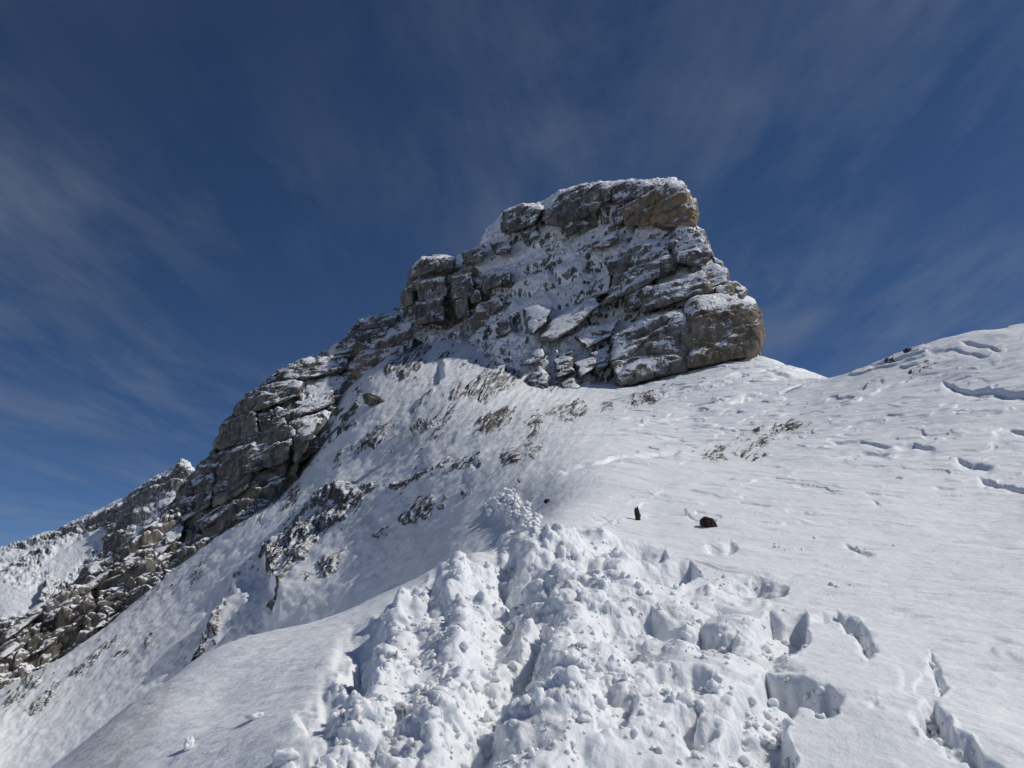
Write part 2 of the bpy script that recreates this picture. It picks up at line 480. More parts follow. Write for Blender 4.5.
hole([(594,645),(612,622),(650,611),(692,634),(676,650),(652,650),(640,674),(608,670)], .20)
hole([(646,684),(668,676),(718,684),(722,700),(690,708),(655,702)], .20)
hole([(745,628),(770,612),(806,615),(806,645),(790,662),(756,660)], .24)
hole([(765,668),(800,680),(846,698),(845,716),(818,716),(800,706),(790,722),(797,800),(722,800),(722,740),(742,700)], .30)
hole([(808,612),(835,612),(862,622),(872,645),(873,668),(864,668),(858,640),(840,626),(812,622)], .13, 3)
hole([(927,650),(938,668),(946,690),(944,700),(934,694),(930,676)], .12, 3)
hole([(912,714),(925,704),(940,704),(958,735),(1012,775),(990,790),(950,756),(925,738)], .20)
hole([(706,543),(725,540),(737,548),(724,556),(712,552)], .10)
hole([(592,518),(612,516),(618,522),(600,526)], .04)
hole([(868,700),(878,702),(880,710),(870,710)], .03)

# spray of broken snow over the lip, above the track
sp_m = vis & (PX > 470) & (PX < 545) & (PY > 485) & (PY < 545) & (R > 7) & (R < 16)
if sp_m.any():
    f1, f2, rv = worley(x[sp_m]*4.5, y[sp_m]*4.5, z[sp_m]*4.5, 81)
    out = np.zeros_like(x); out[sp_m] = (np.sqrt(np.clip(1-f1*f1, 0, 1))*.10*rv + np.abs(perlin(x[sp_m]*9, y[sp_m]*9, z[sp_m]*9, 82))*.12 + .03)*sstep(0, 8, sdist(PX[sp_m], PY[sp_m], [(486,500),(512,492),(522,505),(535,520),(528,532),(512,528),(500,518),(488,512)]))
    disp += out

# near shoulder, left of the track: faint crust dimples
pl = pl; nw = np.where(PX > 500, 1-sstep(8, 13, R), 1)
ls_m = vis & near_side & (R > 2) & (R < 13) & (PX < 620)
disp += on(ls_m, lambda m: (fbm(x[m]*2.2, y[m]*5, z[m]*3, 4, 91, .6)*.022 + ridged(x[m]*6, y[m]*9, z[m]*6, 2, 93)*.004)*(1-churn[m])*nw[m]*(1-sstep(540, 620, PX[m])))

# the left face: rime pebbling and runnels down the fall line
face = vis & (~near_side | (R > 8)) & (PX < 640) & ~(near_side & (PX < 500))
fw = (1-sstep(520, 640, PX))*np.where(PX > 500, sstep(8, 13, R), 1)
def face_tex(m):
    ang = math.radians(42); a, b = PX[m], -PY[m]
    u = a*math.cos(ang)+b*math.sin(ang); w_ = -a*math.sin(ang)+b*math.cos(ang)
    t = ridged(u/60, w_/15, 0, 3, 101)*.5 + fbm(u/14, w_/6, 0, 3, 103)*.7
    return t*MPP[m]*1.8
disp += on(face, face_tex)*fw

def rib(pts_, hgt, decay, steep=5):
    """rib of the slope: abrupt on its left, running out to the right"""
    global disp
    m = face & (PY > pts_[0][1]-60) & (PY < pts_[-1][1]+60)
    ys = [p[1] for p in pts_]; xl = np.interp(PY[m], ys, [p[0] for p in pts_]) + perlin(PX[m]/22, PY[m]/22, 0, 151)*9 + perlin(PX[m]/8, PY[m]/8, 0, 152)*4
    sx = PX[m]-xl
    pr = sstep(-steep, steep, sx)*np.exp(-np.maximum(sx, 0)/decay)*sstep(ys[0]-35, ys[0]+15, PY[m])*(1-sstep(ys[-1]-45, ys[-1]+10, PY[m]))*fw[m]*sstep(20, 34, R[m])
    out = np.zeros_like(x); out[m] = pr*hgt; disp += out
rib([(330,490),(300,525),(272,552),(283,600),(268,640)], .65, 60, 10)
rib([(236,600),(222,622),(207,642),(189,672)], .75, 40)
rib([(446,372),(440,386),(424,402),(412,418)], .9, 40)
rib([(478,470),(470,490),(462,510)], .35, 30)
rib([(430,474),(405,488),(392,500)], .4, 40)
# where the stone lies just under the snow (wind-scoured): list of outcrops -------------------
outcrops = [ # polygon, height px, label, streak angle
 ([(261,556),(294,519),(343,487),(376,487),(343,528),(314,556),(282,585),(265,573)], 7, 'largest dark rime-streaked outcrop on the left snow face, casting a long blue shadow'),
 ([(308,585),(327,565),(351,552),(339,573),(314,591)], 4, 'dark lens-shaped outcrop just below and right of the largest outcrop on the left snow face'),
 ([(394,491),(425,472),(450,462),(433,478),(405,495)], 4, 'ragged dark outcrop on the open face, halfway between the track and the rock cliff'),
 ([(400,519),(425,499),(450,499),(425,519),(405,526)], 3, 'faint streaked outcrop left of the snow spray at the top of the track'),
 ([(372,538),(392,528),(400,534),(380,540)], 3, 'small flat outcrop in smooth snow right of the largest outcrop'),
 ([(466,462),(482,452),(485,462),(470,468)], 3, 'small grey outcrop directly above the narrow upright rock streak'),
 ([(499,454),(523,441),(548,450),(523,464),(503,464)], 3, 'grey fan-shaped outcrop on the slope above the snow spray'),
 ([(462,478),(474,480),(470,507),(462,503)], 3, 'narrow upright dark rock streak left of the snow spray'),
 ([(353,446),(384,427),(398,423),(382,443),(359,450)], 3, 'thin slanting streak of rock spikes below the rock cliff shelf'),
 ([(290,458),(302,429),(322,418),(355,403),(374,407),(343,435),(310,460)], 4, 'brown rubbly outcrop against the right foot of the rock cliff'),
 ([(516,426),(544,411),(584,403),(572,418),(532,427)], 3, 'long low brownish outcrop on the snow below the rock tower'),
 ([(595,413),(614,400),(612,412)], 2.5, 'tiny outcrop on the snow at the foot of the biggest boulder'),
 ([(626,402),(645,392),(668,390),(655,400)], 2.5, 'brown scoured patch on the snow in front of the biggest boulder'),
 ([(180,559),(195,538),(215,526),(210,543),(192,556)], 3.5, 'brown smooth outcrop at the lower foot of the dark cliff'),
 ([(187,670),(208,639),(233,607),(229,628),(208,660)], 4, 'thin dark rock rib with a shadow, just beyond the lip of the near shoulder'),
 ([(81,668),(98,645),(119,630),(111,647),(88,668)], 3, 'brown scoured patch low on the left face, middle one of three'),
 ([(8,702),(23,678),(57,661),(49,677),(20,701)], 3, 'brown scoured patch low on the left face, nearest the rock band'),
 ([(22,716),(40,695),(67,676),(62,692),(35,717)], 3, 'brown scoured patch low on the left face, beside the picture edge'),
 ([(232,533),(258,512),(274,507),(256,527)], 2.5, 'faint slanting outcrop in the snow below the dark cliff'),
 ([(133,658),(151,635),(153,648),(137,665)], 2, 'tiny rock edge sticking from smooth snow on the lower left face'),
 ([(273,612),(294,573),(292,601),(282,620)], 3.5, 'thin dark rib running down from the largest outcrop'),
 ([(116,588),(142,570),(172,556),(158,568),(124,594)], 2.5, 'brown scoured strip along the lower edge of the rock band'),
 ([(414,412),(430,390),(443,380),(437,396),(424,412)], 3, 'slanting outcrop with a shadow on the upper face, left of the rock tower foot'),
 ([(450,402),(480,375),(517,360),(522,382),(490,402)], 4, 'rubbly outcrop at the left foot of the rock tower'),
 ([(384,374),(398,345),(434,333),(427,358),(402,382)], 3, 'scatter of rubble in the snow below the left buttress of the rock tower'),
 ([(703,459),(730,440),(769,427),(750,442),(714,460)], 2, 'long thin brown scoured patch on the snow field right of the track'),
 ([(743,453),(757,442),(777,437),(765,447)], 1.6, 'small brown scoured patch, middle one of the three below the saddle'),
 ([(778,442),(792,430),(813,426),(800,437)], 1.6, 'oval brown scoured patch, rightmost of the three below the saddle'),
 ([(862,376),(880,364),(899,358),(888,369)], 2.2, 'brown rock edge on the skyline of the right snow crest'),
 ([(858,389),(870,384),(886,380),(872,387)], 1.6, 'thin dark rock streak under the skyline of the right snow crest'),
 ([(488,430),(500,418),(516,410),(506,424)], 2, 'small streaked outcrop between the upper face and the long low outcrop'),
 ([(228,590),(236,575),(244,570),(238,586)], 1.5, 'tiny rock tip in the long blue shadow on the left face'),
]
cmn = np.minimum.accumulate(np.where(R > 1.5, PY, 5000), axis=0)
seen = vis & (PY <= cmn + 5)
def largest(q):
    lab = np.where(q, np.arange(q.size).reshape(q.shape)+1, 0)
    for _ in range(400):
        n = lab.copy()
        n[1:] = np.maximum(n[1:], lab[:-1]); n[:-1] = np.maximum(n[:-1], lab[1:])
        n[:, 1:] = np.maximum(n[:, 1:], lab[:, :-1]); n[:, :-1] = np.maximum(n[:, :-1], lab[:, 1:])
        n *= q
        if (n == lab).all(): break
        lab = n
    if not q.any(): return q
    v_, c_ = np.unique(lab[lab > 0], return_counts=True)
    return lab == v_[np.argmax(c_)]
def patch_grid(poly, margin):
    xs = [p[0] for p in poly]; ys = [p[1] for p in poly]
    bb = seen & ~(near_side & (PX < 500)) & (PX > min(xs)-margin) & (PX < max(xs)+margin) & (PY > min(ys)-margin) & (PY < max(ys)+margin)
    r_ = np.where(bb.any(1))[0]; c_ = np.where(bb.any(0))[0]
    return r_[0], r_[-1]+1, c_[0], c_[-1]+1
# final snow surface
nrm = np.zeros_like(G)
n_ = grid_normals(G); n_ *= np.sign(n_[..., 2:3] + 1e-12)
up_w = sstep(14, 30, R)[..., None]       # near: push straight up; far: along the normal
dirv = n_*up_w + np.array([0, 0, 1.])*(1-up_w)
# lumps bulge outwards a little too
S = G + dirv*disp[..., None]
m_ = cm
for ax, sd0 in ((0, 131), (1, 135)):
    S[..., ax][m_] += (fbm(x[m_]*5, y[m_]*5, (z[m_]+disp[m_])*5, 4, sd0, .6)*.055*churn[m_]*(.35+.65*left_part[m_]))
dirt = np.zeros_like(x)
for poly, hpx, lab in outcrops:
    r0, r1, c0, c1 = patch_grid(poly, 14)
    a, b = PX[r0:r1, c0:c1], PY[r0:r1, c0:c1]
    sd_ = sdist(a, b, poly)
    dirt[r0:r1, c0:c1] = np.maximum(dirt[r0:r1, c0:c1], sstep(-5, 3, sd_ + perlin(a/6, b/6, 0, 111)*5)*.35*sstep(-.1, .35, fbm(a/7, b/3.5, 0, 3, 112)))
# second pass: broken-snow grain, grown on the shaped surface itself so that walls get it too
rough = np.zeros_like(x)
rough[cz] = np.maximum(churn[cz], 0)*(.45+.55*left_part[cz])
holes_m = vis & (R < 12) & (PX > 580) & (PX < 1024) & (PY > 530)
rough[holes_m] = np.maximum(rough[holes_m], sstep(.03, .10, -(disp[holes_m]))*.35)
rm = rough > .01
N1 = grid_normals(S); N1 *= np.sign(N1[..., 2:3] + 1e-12)
for _ in range(3):
    N1[1:-1, 1:-1] = (N1[:-2, 1:-1]+N1[2:, 1:-1]+N1[1:-1, :-2]+N1[1:-1, 2:]+N1[1:-1, 1:-1])/5
Xr, Yr, Zr = (S[..., i][rm].astype(F32) for i in range(3))
g_ = 0
for i, (f, am) in enumerate([(6, .040), (13, .022), (28, .013), (60, .008)]):
    g_ = g_ + am*(np.abs(perlin(Xr*f+i*7, Yr*f, Zr*f+i, 161+i)) - .15)
f1, f2, rv = worley(Xr*13, Yr*13, Zr*13, 166)
g_ = g_ + np.clip(1-f1*1.5, 0, 1)**.6*np.clip(rv*2.2-1, 0, 1)*.013
f1, f2, rv = worley(Xr*29, Yr*29, Zr*29, 167)
g_ = g_ + np.clip(1-f1*1.4, 0, 1)**.6*np.clip(rv*2-1, 0, 1)*.008
for ax in range(3):
    S[..., ax][rm] += N1[..., ax][rm]*g_*rough[rm]*(.25+.9*sstep(-.18, .22, fbm(Xr*1.5, Yr*1.5, Zr*1.5, 2, 171)))
fm = face & (PX < 560) & (PY < 700)
ang_ = math.radians(47); u_ = PX[fm]*math.cos(ang_)-PY[fm]*math.sin(ang_); w2_ = -PX[fm]*math.sin(ang_)-PY[fm]*math.cos(ang_)
st_ = ridged(u_/26, w2_/5.5, 0, 4, 141, .6); ms_ = fbm(u_/80, w2_/45, 0, 3, 145)
dirt[fm] = np.maximum(dirt[fm], sstep(.3, .8, st_ + ms_*.9)*.20*(.3+.7*sstep(200, 300, PX[fm])*(1-sstep(520, 570, PY[fm]))))
lm = near_side & (PX < 330) & (R > 3) & (PY < 790)
lipd = sdist(PX[lm], PY[lm], [(20,800),(62,768),(123,711),(187,670),(150,735),(95,800)])
dirt[lm] = np.maximum(dirt[lm], .35*sstep(-14, 8, lipd)*sstep(-.05, .45, ridged(PX[lm]/18+PY[lm]/22, PY[lm]/5-PX[lm]/6, 0, 4, 191, .65)))
dirt = dirt.astype(F32)
snow_obj = make_mesh('snow_ground', S, grid_faces(*R.shape, wrap=True), M_SNOW, {'dirt': dirt})
tag(snow_obj, kind='structure')
SN = grid_normals(S); SN *= np.sign(SN[..., 2:3] + 1e-12)
print('ground done', time.time()-T0)

for k, (poly, hpx, lab) in enumerate(outcrops):
    r0, r1, c0, c1 = patch_grid(poly, 8)
    a, b = PX[r0:r1, c0:c1], PY[r0:r1, c0:c1]
    ang = math.radians(50 if a.mean() < 500 else 28)
    u = a*math.cos(ang) - b*math.sin(ang); w_ = -a*math.sin(ang) - b*math.cos(ang)
    sd_ = sdist(a, b, poly) + perlin(a/8, b/8, 0, 120)*5
    t = ridged(u/26, w_/4.2, k*3.1, 4, 121, .62)*.8 + fbm(u/11, w_/2.6, k*1.7, 3, 125, .6)*.9
    cl = fbm(u/30, w_/16, k*2.3, 3, 129, .55)
    hgt = (t*.8 - .34 + cl*1.5 + .40*sstep(-4, 9, sd_) - 1.0*(1-sstep(-6, 2, sd_)))*hpx*.75
    hgt = np.clip(hgt, -2, hpx*.9)
    base = S[r0:r1, c0:c1]; nn = n_[r0:r1, c0:c1]
    mpp = MPP[r0:r1, c0:c1]
    # lean the spikes out of the slope and up
    dv = nn*.9 + np.array([0, 0, .25])
    V = base + dv*(hgt*mpp)[..., None]
    okm = (sdist(a, b, poly) > -7) & seen[r0:r1, c0:c1]
    kq = largest(okm[:-1, :-1] & okm[1:, 1:] & okm[1:, :-1] & okm[:-1, 1:])
    if not kq.any(): print('skipped', lab); continue
    Nn = grid_normals(V); Nn *= np.sign((Nn*nn).sum(-1, keepdims=True) + 1e-12)
    sn = sstep(.3, .95, Nn[..., 2])*.5 + .04 + .75*fbm(u/9, w_/2.2, 3, 3, 128)
    sn = np.where(hgt > .35, sn, .6)
    o = make_mesh('rock_outcrop', V, grid_faces(*a.shape, keep=kq), M_OUT, {'snow': sn, 'ochre': np.full(a.shape, .22 if hpx < 3 else .08)})
    tag(o, lab, 'rock outcrop', 'rock outcrops poking through the snow')
fields = [([(250,560),(300,470),(380,420),(470,378),(560,380),(610,408),(560,440),(480,475),(400,515),(330,545),(270,590)], .42),
 ([(300,460),(335,415),(390,340),(470,345),(525,392),(450,425),(380,405),(340,440),(310,480)], .38),
 ([(-20,700),(120,628),(200,548),(290,484),(300,505),(220,568),(130,655),(60,705),(-20,750)], .40),
 ([(170,600),(280,500),(330,500),(260,600),(150,720),(60,760),(100,680)], .10),
 ([(690,460),(730,436),(780,422),(815,424),(760,450),(710,466)], .62), ([(850,392),(900,356),(940,352),(900,378),(860,392)], .30), ([(600,415),(640,392),(700,388),(660,410)], .42)]
r_ = np.where((seen & (R > 13)).any(1))[0]; r0, r1 = r_[0], r_[-1]+1
c_ = np.where((np.abs(AZ[0]) < math.radians(36)))[0]; c0, c1 = c_[0], c_[-1]+1
a, b = PX[r0:r1, c0:c1], PY[r0:r1, c0:c1]; sv = seen[r0:r1, c0:c1] & ~((PX < 500) & near_side)[r0:r1, c0:c1]
dens = np.zeros_like(a)
bbx = sv & (b > 330) & (b < 770)
wb = perlin(a[bbx]/20, b[bbx]/20, 0, 180)*12
for poly, wt in fields:
    dens[bbx] = np.maximum(dens[bbx], wt*sstep(-18, 14, sdist(a[bbx], b[bbx], poly) + wb))
act = dens > .02
aa, bb_ = a[act], b[act]
ang = np.radians(np.where(aa < 600, 47, 27)).astype(F32)
u = aa*np.cos(ang) - bb_*np.sin(ang); w_ = -aa*np.sin(ang) - bb_*np.cos(ang)
t = ridged(u/22, w_/3.6, 0, 4, 181, .65)*.8 + fbm(u/9, w_/2.4, 0, 3, 183, .6)*.9 + fbm(u/38, w_/20, 0, 3, 185)*1.5
hh = np.full_like(a, -2.0); hh[act] = np.clip((t + dens[act]*1.25 - 1.42)*2.4, -2, 1.7)
base = S[r0:r1, c0:c1]; nn = n_[r0:r1, c0:c1]
V = base + nn*(hh*MPP[r0:r1, c0:c1])[..., None]
q_ = hh > -.6
for _ in range(2): q_[1:-1, 1:-1] |= q_[:-2, 1:-1] | q_[2:, 1:-1] | q_[1:-1, :-2] | q_[1:-1, 2:]
q_ &= sv
sn = np.full_like(a, .6); sn[act] = .26 + .8*fbm(u/8, w_/2.2, 3, 3, 187)
sn = np.where(hh > .25, sn, .6)
kq = q_[:-1, :-1] & q_[1:, 1:] & q_[1:, :-1] & q_[:-1, 1:]
o = make_mesh('rock_rubble', V, grid_faces(*a.shape, keep=kq), M_OUT, {'snow': sn, 'ochre': np.full(a.shape, .12)})
tag(o, 'fine streaks of wind-scoured rubble showing through the snow of the slope', 'rubble', kind='stuff')
print('outcrops', time.time()-T0)

# ================================================================== ROCK MASSES
def bed_disp(P, amp, s=0, dip=(-.28, -.10, .95), bed=2.2, blk=2.6, fine=1.0):
    """beds and joints of the limestone: displacement (m) at points P"""
    X, Y, Zz = P[..., 0].astype(F32), P[..., 1].astype(F32), P[..., 2].astype(F32)
    wv = fbm(X/9, Y/9, Zz/9, 3, s+1)*1.6
    q = (X*dip[0] + Y*dip[1] + Zz*dip[2] + wv)
    f = q/bed; fi = np.floor(f); ff = f-fi
    hsh = (np.sin(fi*12.9898 + s)*43758.5453); hsh = hsh-np.floor(hsh)
    prof = np.minimum(sstep(0, .22, ff), 1-sstep(.72, 1, ff))       # rounded bed
    strat = (prof*.55 + hsh*.45)
    f1, f2, rv = worley(X/blk/1.5 + wv*.2, Y/blk/1.5, q/blk, s+5)
    crack = sstep(0, .16, f2-f1)
    fine1, fine2, rv2 = worley(X/.95, Y/.95, q/.6, s+6)
    crack2 = sstep(0, .2, fine2-fine1)
    d = strat*.8 + (rv-.5)*.8*crack + (crack-1)*.4 + fine*((rv2-.5)*.26 + (crack2-1)*.10)*sstep(-.2, .25, fbm(X/6, Y/6, Zz/6, 2, s+12)) + ridged(X/1.3, Y/1.3, q/.8, 4, s+8)*.15*fine + fbm(X/4, Y/4, Zz/4, 4, s+9)*.8
    return d*amp

def cover(P, Nn, s=0, bias=0.0, lo=.25, hi=.75):
    X, Y, Zz = P[..., 0].astype(F32), P[..., 1].astype(F32), P[..., 2].astype(F32)
    n = fbm(X/1.6, Y/1.6, Zz/1.6, 4, s+20, .6)
    return np.clip(sstep(lo, hi, Nn[..., 2] + n*.45)*1.0 + bias + n*.35, -.5, 1.3)

def massif(name, top, bot, rpts, x0, x1, step, mat, amp, s, roll, back, regions, bed=2.2, blk=2.6, dip=(-.28, -.10, .95), parent=None, edge_amp=.5, base_cov=0.0, lo=.25, hi=.75, foot=14, back_off=0.0, fine=1.0, streak=0.0):
    """rock wall: columns between its foot and its crest, folded over the crest to a real back side.
    rpts: (px,py,r) survey of its distances; roll: px width over which the crest rounds away"""
    tps = TPS([(p[0]/100, p[1]/100) for p in rpts], [math.log(p[2]) for p in rpts], 1e-4)
    xs = np.arange(x0, x1+.01, step)
    yt = np.interp(xs, *zip(*top)); yb = np.interp(xs, *zip(*bot)) + foot
    hmax = (yb-yt).max()
    n = int(hmax/step)
    t = np.linspace(0, 1, n)[:, None]
    A = np.broadcast_to(xs[None], (n, len(xs))); B = yb[None]*(1-t) + yt[None]*t
    e = seg_dist(A, B, [(p[0], p[1]) for p in top], False)
    r = np.exp(tps(A/100, B/100)).astype(float) + back_off
    q = np.clip(1-e/roll, 0, 1)
    r = r + (roll*1.1)*r/FPX*(1-np.sqrt(1-q*q*.98))*2.0
    P = survey(A, B, r)
    # the back: over the crest and down behind
    nb = 40
    rim = P[-1]; out = rim.copy(); hd = out[:, :2]/np.linalg.norm(out[:, :2], axis=1, keepdims=True)
    k = np.linspace(0, 1, nb+1)[1:, None, None]
    Bk = np.empty((nb, len(xs), 3))
    Bk[..., :2] = rim[None, :, :2] + hd[None]*k*back
    Bk[..., 2] = rim[None, :, 2] - (k[..., 0]**1.4)*back*1.6
    P = np.concatenate([P, Bk], 0)
    A2 = np.concatenate([A, np.broadcast_to(xs, (nb, len(xs)))], 0); B2 = np.concatenate([B, np.broadcast_to(yt, (nb, len(xs)))], 0)
    nn = grid_normals(P); cam = np.array([0, 0, EYE])
    nn[:n] *= -np.sign((nn[:n]*(P[:n]-cam)).sum(-1, keepdims=True)); 
    nn[n:] *= np.sign(nn[n:, :, 2:3]+1e-12)
    for _ in range(6):
        nn[1:-1, 1:-1] = (nn[:-2, 1:-1]+nn[2:, 1:-1]+nn[1:-1, :-2]+nn[1:-1, 2:]+nn[1:-1, 1:-1])/5
    nn /= np.linalg.norm(nn, axis=-1, keepdims=True)
    am = np.full(A2.shape, 1.0, F32); cb = np.full(A2.shape, base_cov, F32); oc = np.zeros(A2.shape, F32)
    for poly, amul, cadd, och in regions:
        w = sstep(-5, 7, sdist(A2, B2, poly) + perlin(A2/8, B2/8, 0, s+30)*6)
        am = am*(1-w) + amul*w; cb = cb*(1-w) + cadd*w; oc = oc*(1-w) + och*w
    d = bed_disp(P, amp, s, dip, bed, blk, fine)*am
    ew = np.ones(A2.shape); ew[:n] = edge_amp + (1-edge_amp)*(1-q); ew[n:] = edge_amp
    sk = 0
    if streak:
        an = math.radians(42); uu = A2*math.cos(an)-B2*math.sin(an); ww = -A2*math.sin(an)-B2*math.cos(an)
        sk = ridged(uu/20, ww/3.4, 0, 4, s+40, .65)*.6 + fbm(uu/9, ww/2.6, 0, 3, s+45, .6)*.7
        d = d + sk*.28*streak
        cb = cb - streak*.62*sstep(.12, .62, sk + .35*fbm(uu/45, ww/25, 0, 2, s+48)) + .16*streak
    V = P + nn*(d*ew - amp*.5*am)[..., None]
    N2 = grid_normals(V); N2 *= np.sign((N2*nn).sum(-1, keepdims=True)+1e-12)
    cov = cover(V, N2*.6 + nn*.4, s, 0, lo, hi) + cb
    V = V + np.array([0, 0, 1.])*(sstep(.4, .8, cov)*.06*amp)[..., None]
    o = make_mesh(name, V, grid_faces(*A2.shape), mat, {'snow': cov, 'ochre': oc}, parent)
    return o, tps

def block(parent, poly, tps, thick, s, mat, sq=.55, amp=.5, cov=0.0, fine=1.8, och=0.0, bed=1.6, res=1.0, name='rock_block', lift=0.0, dip=(-.28, -.10, .95), lo=.32, hi=.85, cov0=.13, label=None):
    """one bulging block of stone: rounded solid whose front outline is poly, set into the wall at the wall's own distance"""
    poly = np.array(poly, float); c = poly.mean(0)
    # resample outline by arc length, smoothed
    pp = np.vstack([poly, poly[:1]]); L = np.concatenate([[0], np.cumsum(np.hypot(*np.diff(pp, axis=0).T))])
    per = L[-1]; nth = int(max(48, min(700, per*1.15*res)))
    tt = np.linspace(0, per, nth, endpoint=False)
    ox = np.interp(tt, L, pp[:, 0]); oy = np.interp(tt, L, pp[:, 1])
    sq = sq*.78; kk = max(1, int(nth*.011))
    for _ in range(3):
        ox = sum(np.roll(ox, i) for i in range(-kk, kk+1))/(2*kk+1); oy = sum(np.roll(oy, i) for i in range(-kk, kk+1))/(2*kk+1)
    size = math.sqrt(abs(np.sum(ox*np.roll(oy, -1)-np.roll(ox, -1)*oy))/2)
    nph = int(max(30, min(260, size*.75*res)))*2
    l1 = np.linspace(.002, .90, int(nph*.30)); p1 = np.arcsin(l1**(1/sq)); p2 = np.linspace(p1[-1], math.pi/2, int(nph*.20))[1:]
    pf = np.concatenate([p1, p2]); ph = np.concatenate([pf, math.pi-pf[::-1][1:]])[:, None]
    lat = np.sin(ph)**sq; dep = np.sign(np.cos(ph))*np.abs(np.cos(ph))**sq
    # spread front samples evenly
    A = c[0] + (ox[None]-c[0])*lat; B = c[1] + (oy[None]-c[1])*lat
    r = np.exp(tps(A/100, B/100)).astype(float)
    T = thick*size*r/FPX
    r = r - T*dep*1.6 - lift
    P = survey(A, B, r)
    nn = grid_normals(np.concatenate([P[:, -1:], P, P[:, :1]], 1))[:, 1:-1]
    ctr = P.reshape(-1, 3).mean(0)
    nn *= np.sign((nn*(P-ctr)).sum(-1).mean())
    scale = min(1.0, size*r.mean()/FPX/6)
    d = amp*scale*.35*(worley(P[..., 0]/3.1+s, P[..., 1]/3.1, P[..., 2]/2.2, s+60)[2]-.5) + bed_disp(P, amp*scale*.75, s, dip, bed*2*max(.5, scale), 3.6*max(.4, scale), fine)
    V = P + nn*(d - amp*scale*.45)[..., None]
    N2 = grid_normals(np.concatenate([V[:, -1:], V, V[:, :1]], 1))[:, 1:-1]; N2 *= np.sign((N2*(V-ctr)).sum(-1).mean())
    cv = cover(V, N2*.42 + nn*.58, s, cov + cov0, lo, hi)
    o = make_mesh(name, V, grid_faces(*A.shape, wrap=True), mat, {'snow': cv, 'ochre': np.full(A.shape, och)}, parent)
    if label: o['label'] = label
    return o

# ---- the summit tower
T_top = [(398,310),(402,287),(412,268),(425,257),(440,254),(456,258),(464,250),(478,243),(484,228),(500,212),(520,204),(542,201),(560,190),(580,184),(610,180),(640,177),(660,176),(682,180),(691,190),(697,206),(698,222),(706,236),(712,258),(724,268),(730,284),(740,296),(748,306),(754,318),(754,350)]
T_bot = [(398,322),(430,334),(462,340),(472,372),(500,386),(525,400),(560,402),(615,398),(650,396),(700,386),(760,372)]
T_r = [(650,390,67),(750,362,69),(690,302,73),(740,292,73.5),(705,250,79),(660,180,91),(680,200,86),(550,205,97),(600,190,95),(480,240,101),(410,275,104),(400,315,103),(440,325,98),
       (470,330,94),(500,300,90),(560,300,83),(620,270,82),(640,230,86),(545,388,67.5),(500,378,74),(600,390,66),(600,345,73),(540,260,91),(480,290,95),(500,345,81),(580,230,92)]
tower = empty('rock_tower', survey(600, 392, 70))
tower['label'] = 'tall snow-plastered limestone summit tower standing against the sky above the slope'; tower['category'] = 'rock tower'
T_regions = [
  ([(470,250),(520,232),(600,225),(640,225),(600,260),(540,275),(480,330),(470,300)], .8, .42, 0),
  ([(490,290),(560,270),(610,300),(540,350),(500,380),(475,370),(470,330)], .85, .34, 0),
  ([(484,262),(520,244),(540,250),(500,275),(486,290),(480,280)], .2, .9, 0),
  ([(600,240),(640,222),(680,230),(640,255),(600,275)], .7, .3, .1),
  ([(398,260),(480,255),(490,330),(398,320)], 1.1, .02, .2),
  ([(560,395),(575,345),(610,330),(610,395)], .9, .1, 0),
  ([(625,205),(695,180),(700,225),(630,228)], 1.0, -.2, 1.0),
]
def reparent(o, p):
    o.parent = p; o.matrix_parent_inverse = p.matrix_world.inverted()
bpy.context.view_layer.update()
core, tower_tps = massif('rock_wall', T_top, T_bot, T_r, 398, 754, .8, M_ROCK, 1.25, 200, 26, 14, T_regions, bed=3.6, blk=3.6, base_cov=.36, dip=(-.33, -.12, .93), lo=.1, hi=.6, foot=10, back_off=1.8, fine=1.1, streak=1.0)
parts = [core]
B = lambda *a, **k: parts.append(block(None, a[0], tower_tps, a[1], a[2], M_ROCK, **k))
B([(610,338),(640,320),(685,308),(694,338),(690,368),(652,381),(616,389),(610,362)], .42, 301, amp=.6, fine=1.2, sq=.38, och=.1, cov=-.08, res=1.2, label='left half of the biggest boulder, grey with a snow-dusted top')
B([(683,312),(694,301),(739,294),(757,303),(764,326),(762,347),(749,361),(709,367),(683,370)], .46, 303, amp=.55, fine=1.2, sq=.42, och=.48, cov=-.10, res=1.2, label='right half of the biggest boulder, ochre stained and bulging over the snow')
B([(642,313),(642,291),(679,278),(708,268),(711,290),(679,303)], .45, 305, amp=.8, sq=.4, och=.2)
B([(702,269),(715,263),(728,269),(729,282),(711,289),(700,285)], .5, 306, amp=.6, sq=.5, och=.5)
B([(714,288),(736,281),(748,290),(744,300),(716,302)], .5, 307, amp=.6, sq=.5, och=.4)
B([(667,242),(679,226),(701,230),(713,257),(696,267),(676,264)], .5, 308, amp=.9, sq=.45, och=.1, cov=.05)
B([(605,262),(646,242),(672,239),(672,270),(640,290),(602,306),(611,281)], .35, 309, amp=.9, sq=.45, cov=-.05)
B([(620,210),(643,195),(661,186),(650,226),(625,226)], .45, 310, amp=.5, sq=.5, och=1.0, cov=-.35, label='smooth ochre block under the summit')
B([(655,190),(668,182),(684,184),(697,214),(695,226),(667,228),(652,222)], .4, 311, amp=.9, sq=.45, och=.9, cov=-.25)
B([(591,243),(616,230),(620,239),(610,247),(592,249)], .6, 312, amp=.5, sq=.5, och=.2)
B([(540,222),(556,197),(582,185),(608,182),(614,197),(585,215),(558,224)], .4, 313, amp=1.0, sq=.4, cov=-.02)
B([(606,186),(640,178),(655,186),(640,198),(612,204)], .35, 314, amp=.9, sq=.45, cov=.1)
B([(501,231),(503,212),(522,203),(544,208),(536,225),(516,232)], .5, 315, amp=.9, sq=.45)
B([(489,243),(510,241),(512,254),(495,255)], .6, 316, amp=.5, sq=.4)
